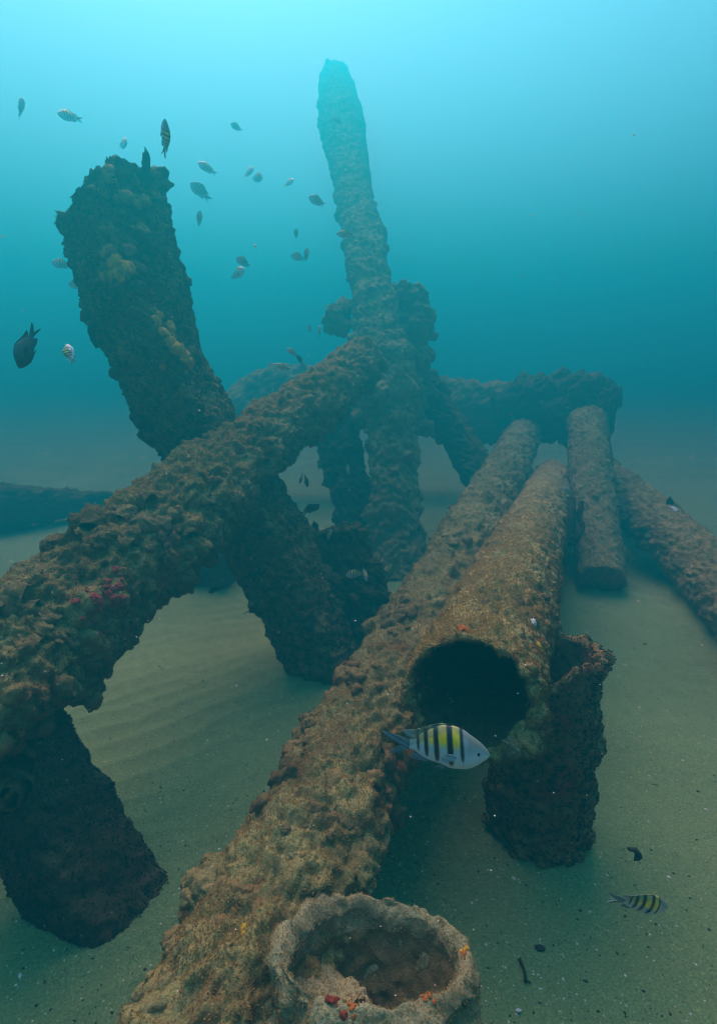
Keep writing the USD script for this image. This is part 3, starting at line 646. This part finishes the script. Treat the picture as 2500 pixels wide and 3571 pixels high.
def stripes(v, dark, k=1.0):
    u, zz = .5 - v[:, 0], v[:, 2]
    n = fbm(v * 22, 3, 4) - .5
    silver = V(.62, .66, .68) * k; back = V(.24, .24, .19) * k; yellow = V(.95, .66, .02) * k
    hgt = np.clip((zz + .14) / .36, 0, 1)[:, None]
    c = silver * (1 - .35 * hgt) + .04 * n[:, None]
    yw = np.clip((zz - .01 + .03 * n) / .07, 0, 1) * np.clip((u - .24) / .05, 0, 1) * np.clip((.74 - u) / .06, 0, 1)
    c = c * (1 - yw[:, None]) + (yellow * (1 + .5 * n[:, None])) * yw[:, None]
    blot = np.clip((.06 - np.hypot((zz - .125) * 1.0, .6 * np.sin((u - .43) * 19) * .1)) / .03, 0, 1) * (.5 + n) * np.clip((u - .3) / .05, 0, 1)
    c = c * (1 - .5 * blot[:, None]) + V(.95, .42, .01) * .5 * blot[:, None]
    c = c * (1 + .10 * np.sign(np.sin(u * 260 + np.floor(zz * 95) * math.pi)) * np.sin(zz * 95 * math.pi))[:, None]
    hd = np.clip((.25 - u) / .06, 0, 1) * np.clip((zz + .02) / .1, 0, 1) * .8
    c = c * (1 - hd[:, None]) + back * hd[:, None]
    rim = np.clip((zz - .2 + .6 * np.abs(u - .36)) / .02, 0, 1) * .6
    c = c * (1 - rim[:, None]) + back * rim[:, None]
    for at_, wd, lo in ((.262, .017, -.09), (.370, .028, -.15), (.497, .024, -.13), (.592, .020, -.10), (.668, .012, -.06)):
        cu = at_ + (.09 - zz) * -.13
        taper = np.clip((zz - lo) / .08, 0, 1)
        w = np.clip((wd * (.45 + .55 * taper) - np.abs(u - cu)) / .015 + .5, 0, 1) * np.clip((zz - lo) / .03, 0, 1)
        c = c * (1 - w[:, None]) + V(.012, .016, .022) * w[:, None]
    if dark: c = np.tile(V(.020, .020, .024), (len(v), 1)) * (1 + n[:, None])
    return np.clip(c, .005, 1)

FINS = {
    'tail_fin': [(-.215, .040), (-.27, .048), (-.36, .060), (-.455, .078), (-.498, .078), (-.495, .058), (-.44, .020), (-.37, -.008), (-.315, -.022), (-.36, -.055), (-.41, -.095), (-.435, -.122), (-.405, -.122), (-.33, -.088), (-.27, -.062), (-.215, -.048)],
    'dorsal_fin': [(.18, .20), (.12, .232), (.04, .238), (-.04, .212), (-.12, .172), (-.20, .142), (-.315, .122), (-.30, .095), (-.26, .065), (-.19, .045), (-.12, .11), (-.02, .185), (.08, .205)],
    'anal_fin': [(-.02, -.135), (-.09, -.148), (-.16, -.142), (-.212, -.128), (-.21, -.10), (-.19, -.06), (-.10, -.095)],
    'pelvic_fin': [(.19, -.155), (.12, -.178), (.0, -.187), (.03, -.176), (.11, -.15)],
}
def dress_fish(x, dark=False, deep=1.0, bend=0.0, k=1.0):
    b = fish_body(deep=deep); v = b[0].copy(); v[:, 1] += bend * np.clip(.1 - v[:, 0], 0, 1) ** 2
    part(x, 'body', (v, b[1]), 'fish_skin', True, stripes(b[0], dark, k))
    for nm, o in FINS.items():
        o = [(q[0], q[1] * deep) for q in o]
        fv, fc = fin(o); col = np.tile(V(.13, .17, .20) * k, (len(fv), 1)) * (1 + .3 * np.sin(fv[:, 2] * 300)[:, None])
        if nm == 'dorsal_fin': col = stripes(fv, dark, k) * .6 + .4 * col
        if dark: col = np.tile(V(.02, .02, .024), (len(fv), 1))
        fv = fv.copy(); fv[:, 1] += bend * np.clip(.1 - fv[:, 0], 0, 1) ** 2
        part(x, nm, (fv, fc), 'fish_skin', False, col)
    for sgn in (-1, 1):
        pf = fin([(.22, .0), (.14, .03), (.07, .02), (.05, -.03), (.10, -.05), (.19, -.035)], .003)
        pv = pf[0].copy(); pv[:, 1] = sgn * (.066 + (.22 - pv[:, 0]) * .35) + pv[:, 1]; pv[:, 2] -= .03
        part(x, 'pectoral_fin', (pv, pf[1]), 'fish_skin', False, np.tile((V(.02, .02, .024) if dark else V(.30, .36, .38) * k), (len(pv), 1)))
        e = _ico2.vertices * V(.026, .010, .026) + V(.388, sgn * .048, .006)
        eye = part(x, 'eye', (e, _ico2.faces), 'fish_skin', True, np.tile(V(.20, .24, .24), (len(e), 1)))
        part(eye, 'pupil', (_ico2.vertices * V(.021, .007, .021) + V(.388, sgn * .0535, .006), _ico2.faces), 'fish_eye')

def copy_fish(src, name, label, group, pos, head, back, length, tall=1.0):
    x = fish(name, label, group, pos, head, back, length, tall)
    x.GetPrim().GetReferences().AddInternalReference(src.GetPath()); x.GetPrim().SetInstanceable(True)
    return x
GS, GD, GP = 'striped fish swimming round the piles', 'dark fish swimming round the piles', 'silvery fish swimming round the piles'
FISH_S = fish('striped_fish', 'large bright striped fish with yellow back in front of the dark pipe mouth', GS, (0.109, 0.686, 1.119), (0.988, -0.152, -0.031), (0.08, 0.211, 0.979), 0.152)
dress_fish(FISH_S, dark=False, deep=1.0, k=0.9, bend=0.12)
copy_fish(FISH_S, 'striped_fish', 'dark barred fish above open sand at the lower right', GS, (0.572, 0.903, 0.578), (0.94, 0.131, -0.314), (-0.35, -0.228, 0.889), 0.145)
copy_fish(FISH_S, 'striped_fish', 'small pale striped fish swimming upward beside the black fish at left', GS, (-1.026, 2.078, 1.677), (-0.441, 0.545, 0.713), (-0.8, -0.464, -0.186), 0.095)
copy_fish(FISH_S, 'striped_fish', 'striped fish swimming up above the broken top of the left pile', GS, (-0.757, 2.504, 2.493), (0.23, -0.463, 0.856), (0.75, -0.561, -0.16), 0.135)
copy_fish(FISH_S, 'striped_fish', 'hazy round fish nearest the top left corner', GS, (-2.645, 5.068, 3.566), (0.546, -0.542, 0.297), (-0.185, 0.219, 0.977), 0.2035, 1.25)
copy_fish(FISH_S, 'striped_fish', 'hazy fish second from the top left corner, facing left', GS, (-2.357, 5.281, 3.586), (-0.633, -0.623, -0.009), (-0.242, 0.233, 0.973), 0.197, 1.25)
copy_fish(FISH_S, 'striped_fish', 'hazy fish above the left end of the broken pile top', GS, (-2.097, 5.678, 3.524), (0.568, -0.682, -0.229), (0.493, -0.05, 1.049), 0.1965, 1.25)
copy_fish(FISH_S, 'striped_fish', 'hazy fish half hidden by the finger sponge on the broken pile top', GS, (-1.313, 4.042, 2.825), (0.726, -0.63, -0.033), (-0.095, 0.051, 1.021), 0.1306, 1.25)
copy_fish(FISH_S, 'striped_fish', 'hazy striped fish right of the broken pile top', GS, (-1.343, 5.621, 3.309), (-0.746, -0.528, 0.348), (-0.229, 0.218, 0.977), 0.1856, 1.25)
copy_fish(FISH_S, 'striped_fish', 'hazy fish just below the striped one right of the broken pile top', GS, (-1.515, 6.013, 3.227), (-0.628, -0.486, 0.505), (0.299, -0.061, 1.052), 0.2293, 1.25)
copy_fish(FISH_S, 'striped_fish', 'very faint fish midway between the broken pile and the tall pile, upper of two', GS, (-1.213, 6.959, 3.665), (0.682, -0.548, 0.271), (0.21, 0.184, 0.986), 0.1848, 1.25)
copy_fish(FISH_S, 'striped_fish', 'very faint fish midway between the broken pile and the tall pile, lower of two', GS, (-1.137, 7.055, 3.639), (0.706, -0.646, -0.093), (0.089, -0.024, 1.042), 0.2014, 1.25)
copy_fish(FISH_S, 'striped_fish', 'very faint small fish left of the tall pile, level with the broken pile top', GS, (-0.807, 7.265, 3.648), (0.693, -0.58, 0.155), (0.266, 0.225, 0.975), 0.1733, 1.25)
copy_fish(FISH_S, 'striped_fish', 'dark hazy fish touching the left edge of the tall pile near its top', GS, (-0.338, 5.102, 2.919), (-0.749, -0.563, 0.219), (0.12, 0.063, 1.018), 0.1581, 1.25)
copy_fish(FISH_S, 'striped_fish', 'pale striped fish in front of the upper shaft of the tall pile', GS, (-0.094, 4.376, 2.527), (-0.996, -0.084, 0.023), (0, 0.114, 1.005), 0.125)
copy_fish(FISH_S, 'striped_fish', 'tiny hazy fish alone in the open water right of the left pile', GS, (-1.358, 5.285, 2.827), (0.306, -0.442, 0.668), (-0.618, 0.224, 0.975), 0.1424, 1.25)
copy_fish(FISH_S, 'striped_fish', 'upper of two fish close together in mid water between the piles', GS, (-1.026, 5.405, 2.504), (-0.651, -0.518, 0.384), (0.256, 0.047, 1.023), 0.1514, 1.25)
copy_fish(FISH_S, 'striped_fish', 'lower striped one of two fish close together in mid water between the piles', GS, (-1.013, 5.056, 2.359), (0.761, -0.545, 0.285), (0.286, 0.038, 1.025), 0.1951, 1.25)
copy_fish(FISH_S, 'striped_fish', 'left fish of a close pair beside the tall pile', GS, (-0.559, 5.633, 2.582), (-0.752, -0.58, 0.155), (0.244, 0.062, 1.019), 0.15, 1.25)
copy_fish(FISH_S, 'striped_fish', 'right darker fish of a close pair beside the tall pile', GS, (-0.462, 5.423, 2.569), (0.237, -0.411, 0.784), (-0.431, 0.092, 1.011), 0.1258, 1.25)
copy_fish(FISH_S, 'striped_fish', 'tiny fish above the close pair beside the tall pile', GS, (-0.62, 6.128, 2.882), (0.106, -0.423, 0.738), (-0.636, -0.055, 1.05), 0.1027, 1.25)
copy_fish(FISH_S, 'striped_fish', 'hazy fish in the water left of the broken pile shaft', GS, (-2.422, 4.968, 2.418), (-0.749, -0.597, 0.092), (-0.318, 0.017, 1.031), 0.1635, 1.25)
copy_fish(FISH_S, 'striped_fish', 'hazy fish almost touching the left edge of the broken pile', GS, (-2.098, 4.497, 2.207), (-0.681, -0.644, -0.084), (0.024, 0.077, 1.015), 0.1334, 1.25)
copy_fish(FISH_S, 'striped_fish', 'small striped fish just above the upper end of the diagonal pile', GS, (-0.46, 4.054, 1.712), (-0.814, -0.209, 0.542), (0.2, 0.114, 1.005), 0.095)
copy_fish(FISH_S, 'striped_fish', 'small dark fish beside the lumpy left flank of the tall pile', GS, (-0.319, 4.825, 1.886), (0.114, -0.413, 0.779), (-0.152, 0.183, 0.986), 0.1091, 1.25)
copy_fish(FISH_S, 'striped_fish', 'tiniest fish left of the lumpy flank of the tall pile', GS, (-0.417, 5.042, 1.922), (-0.224, -0.42, 0.75), (0.292, 0.014, 1.031), 0.0718, 1.25)
FISH_P = fish('silver_fish', 'pale silvery fish resting above the diagonal pile where it meets the far pile', GP, (-0.504, 3.821, 1.616), (-0.951, -0.102, 0.291), (0, 0.066, 1.018), 0.12)
dress_fish(FISH_P, dark=False, deep=0.75, k=1, bend=0)
FISH_D = fish('dark_fish', 'small dark fish above the upper part of the diagonal pile', GD, (-0.397, 3.937, 1.661), (-0.397, -0.11, 0.911), (0.5, 0.162, 0.992), 0.075)
dress_fish(FISH_D, dark=True, deep=1.05, k=1, bend=0)
copy_fish(FISH_D, 'dark_fish', 'black forked tail fish diving head down at the left edge', GD, (-1.03, 1.824, 1.697), (-0.274, -0.348, -0.896), (-0.95, -0.051, 0.273), 0.15)
copy_fish(FISH_D, 'dark_fish', 'dark slender fish in the gap under the diagonal pile beside the orange strand', GD, (-0.239, 2.708, 0.939), (0.808, -0.302, 0.507), (-0.3, -0.373, 0.928), 0.115)
copy_fish(FISH_D, 'dark_fish', 'dark fish pointing down in the gap under the diagonal pile, right of a pair', GD, (-0.308, 3.235, 0.974), (0.28, -0.631, -0.723), (0.5, -0.573, 0.568), 0.09)
copy_fish(FISH_D, 'dark_fish', 'dark fish pointing down in the gap under the diagonal pile, left of a pair', GD, (-0.357, 3.436, 0.949), (-0.157, -0.639, -0.753), (0.6, -0.599, 0.471), 0.08)
copy_fish(FISH_D, 'dark_fish', 'dark fish against the left edge of the brace by the tall pile', GD, (-0.228, 4.148, 0.903), (-0.951, -0.207, 0.229), (0, 0.162, 0.992), 0.1)
copy_fish(FISH_D, 'dark_fish', 'small faint dark fish below the one at the edge of the brace', GD, (-0.128, 4.118, 0.79), (-0.082, -0.573, -0.816), (0.6, -0.599, 0.471), 0.08)
copy_fish(FISH_P, 'silver_fish', 'slender silver fish seen from above in front of the dark brace', GP, (-0.07, 3.552, 0.996), (0.121, -0.705, -0.699), (0.2, -0.84, 0.536), 0.115)
copy_fish(FISH_S, 'striped_fish', 'dim striped fish in the shade in front of the squat stump', GS, (-0.013, 2.765, 0.571), (-0.981, -0.19, -0.038), (0, 0.066, 1.018), 0.115)
copy_fish(FISH_P, 'silver_fish', 'thin dim fish beside the striped one in front of the squat stump', GP, (0.031, 2.719, 0.594), (0.28, -0.631, -0.723), (0.6, -0.405, 0.419), 0.09)
copy_fish(FISH_P, 'silver_fish', 'faint silvery fish at the right corner of the squat stump top', GP, (-0.156, 2.865, 0.753), (0.235, -0.182, 0.955), (-0.6, -0.405, 0.419), 0.08)
copy_fish(FISH_P, 'silver_fish', 'pale round fish above the bent branch by the open pipe', GP, (1.251, 3.317, 0.894), (-0.663, -0.522, 0.536), (0, 0.066, 1.018), 0.09)
copy_fish(FISH_D, 'dark_fish', 'small dark fish under the diagonal pile in front of the hazy stump', GD, (-0.817, 2.976, 0.394), (-0.883, -0.414, -0.222), (0, 0.066, 1.018), 0.08)
copy_fish(FISH_S, 'striped_fish', 'very faint fish in front of the fading top of the tall pile', GS, (-0.244, 7.565, 4.382), (-0.682, -0.548, 0.271), (-0.101, -0.03, 1.043), 0.1325, 1.25)
copy_fish(FISH_S, 'striped_fish', 'faintest fish high in the water between the two tall piles', GS, (-1.389, 7.317, 4.23), (-0.682, -0.548, 0.271), (0.041, -0.091, 1.06), 0.1479, 1.25)

# ---------------------------------------------------------------- loose bits
rng = np.random.default_rng(5)
def scrap(px, r, seed, flat=.35):
    v = _ico2.vertices * (1 + .7 * (fbm(_ico2.vertices * 1.5 + seed, 3, seed) - .5))[:, None]
    return v * r * V(1, .6, flat) + V(*px), _ico2.faces
def loose(name, label, cat, mesh, mat, group=None):
    m = usdkit.mesh(stage, free('/World/' + name), mesh, M[mat], smooth=True); tag(m, label, cat, group); return m
q = V(*(0.419, 1.084, -0.0)); loose('broken_shell', 'small white broken shell on the sand at the bottom right', 'shell', scrap(q + V(0, 0, .006), .008, 3), 'shell_white')
q = V(*(-0.531, 2.631, 0.0)); loose('weed_clump', 'small dark clump of weed on the sand left of the slab pile foot', 'seaweed', join([lump(q + V(a, b, .0), V(0, 0, 1), .012, 500 + k, .7, .8) for k, (a, b) in enumerate([(-.03, 0), (0, .01), (.03, 0), (.05, .02), (-.01, -.02)])] + [turf(trimesh.Trimesh(*lump(q - V(0, 0, .012), V(0, 0, 1), .030, 7, .5), process=False, metadata={'outer': np.ones(len(_ico.faces), bool)}), 160, 6, .012, .03)]), 'debris_dark')
q = V(*(0.526, 1.246, -0.0)); loose('weed_scrap', 'dark olive scrap of weed on the sand beside the elbow mouth', 'seaweed', scrap(q + V(0, 0, .006), .017, 8), 'debris_dark')
q = V(*(0.458, 1.184, 0.0)); loose('twig', 'thin dark twig lying on the sand right of the elbow mouth', 'twig', rope([tuple(q + V(0, .03, .008)), tuple(q + V(.004, 0, .006)), tuple(q + V(0, -.03, .008))], .0045, .006, 8, 4), 'debris_dark')
leafc = [(0.72, 1.216, 0.393), (0.74, 1.215, 0.387), (0.746, 1.211, 0.373), (0.734, 1.208, 0.362)]
lv = rope([leafc[0], leafc[1], leafc[2], leafc[3]], [.002, .009, .009, .001], .004, 10, 9)
loose('curled_leaf', 'small curled dark brown leaf drifting over the sand near the lower right striped fish', 'leaf', lv, 'debris_dark')
oc = [(-0.25, 2.337, 1.098), (-0.233, 2.338, 1.103), (-0.214, 2.336, 1.096)]
loose('orange_strand', 'thin curved orange strand drifting in the gap under the diagonal pile', 'strand', rope(oc, [.0005, .0028, .0005], .002, 8, 10), 'fin_orange')

# shell and grit fragments strewn on the sand
n = 9000
d = 1.1 + 4.6 * rng.random(n) ** 1.4; a = np.radians(rng.uniform(-40, 40, n)); px, py = d * np.sin(a), d * np.cos(a)
pz = floor_z(px, py); r = (.0012 + .0030 * rng.random(n) ** 2.5) * (1 + (rng.random(n) > .985) * 1.3)
octv = np.array([[1, 0, 0], [-1, 0, 0], [0, 1, 0], [0, -1, 0], [0, 0, .6], [0, 0, -.6]], float)
octf = np.array([[0, 2, 4], [2, 1, 4], [1, 3, 4], [3, 0, 4], [2, 0, 5], [1, 2, 5], [3, 1, 5], [0, 3, 5]])
def specks(c, r, seed):
    g = np.random.default_rng(seed); k = len(c)
    v = octv[None] * g.uniform(.5, 1.3, (k, 1, 3)) * r[:, None, None]
    an = g.uniform(0, 6.28, k); co, si = np.cos(an), np.sin(an)
    v = np.stack([v[..., 0] * co[:, None] - v[..., 1] * si[:, None], v[..., 0] * si[:, None] + v[..., 1] * co[:, None], v[..., 2]], -1) + c[:, None]
    return v.reshape(-1, 3), (octf[None] + np.arange(k)[:, None, None] * 6).reshape(-1, 3)
P = np.stack([px, py, pz + r * .2], 1); w = rng.random(n) < .55
tag(usdkit.mesh(stage, '/World/shell_grit', specks(P[w], r[w], 1), M['shell_white']), 'tiny pale shell fragments strewn over the sand', 'shell grit', None, 'stuff')
tag(usdkit.mesh(stage, '/World/dark_grit', specks(P[~w], r[~w] * 1.3, 2), M['debris_dark']), 'tiny dark bits of debris strewn over the sand', 'grit', None, 'stuff')
# silt flakes drifting in the water
n = 9000
P = np.stack([rng.uniform(-2.6, 2.6, n), rng.uniform(-.4, 4.2, n), rng.uniform(.06, 2.0, n)], 1)
ok = np.linalg.norm(P - V(0, 0, 1.65), axis=1) > .8
r = rng.uniform(.0006, .0019, n) * (1 + 0.8 * (rng.random(n) > .97))
tag(usdkit.mesh(stage, '/World/drifting_silt', specks(P[ok], r[ok], 3), M['fleck']), 'pale flecks of silt drifting in the water', 'silt', None, 'stuff')
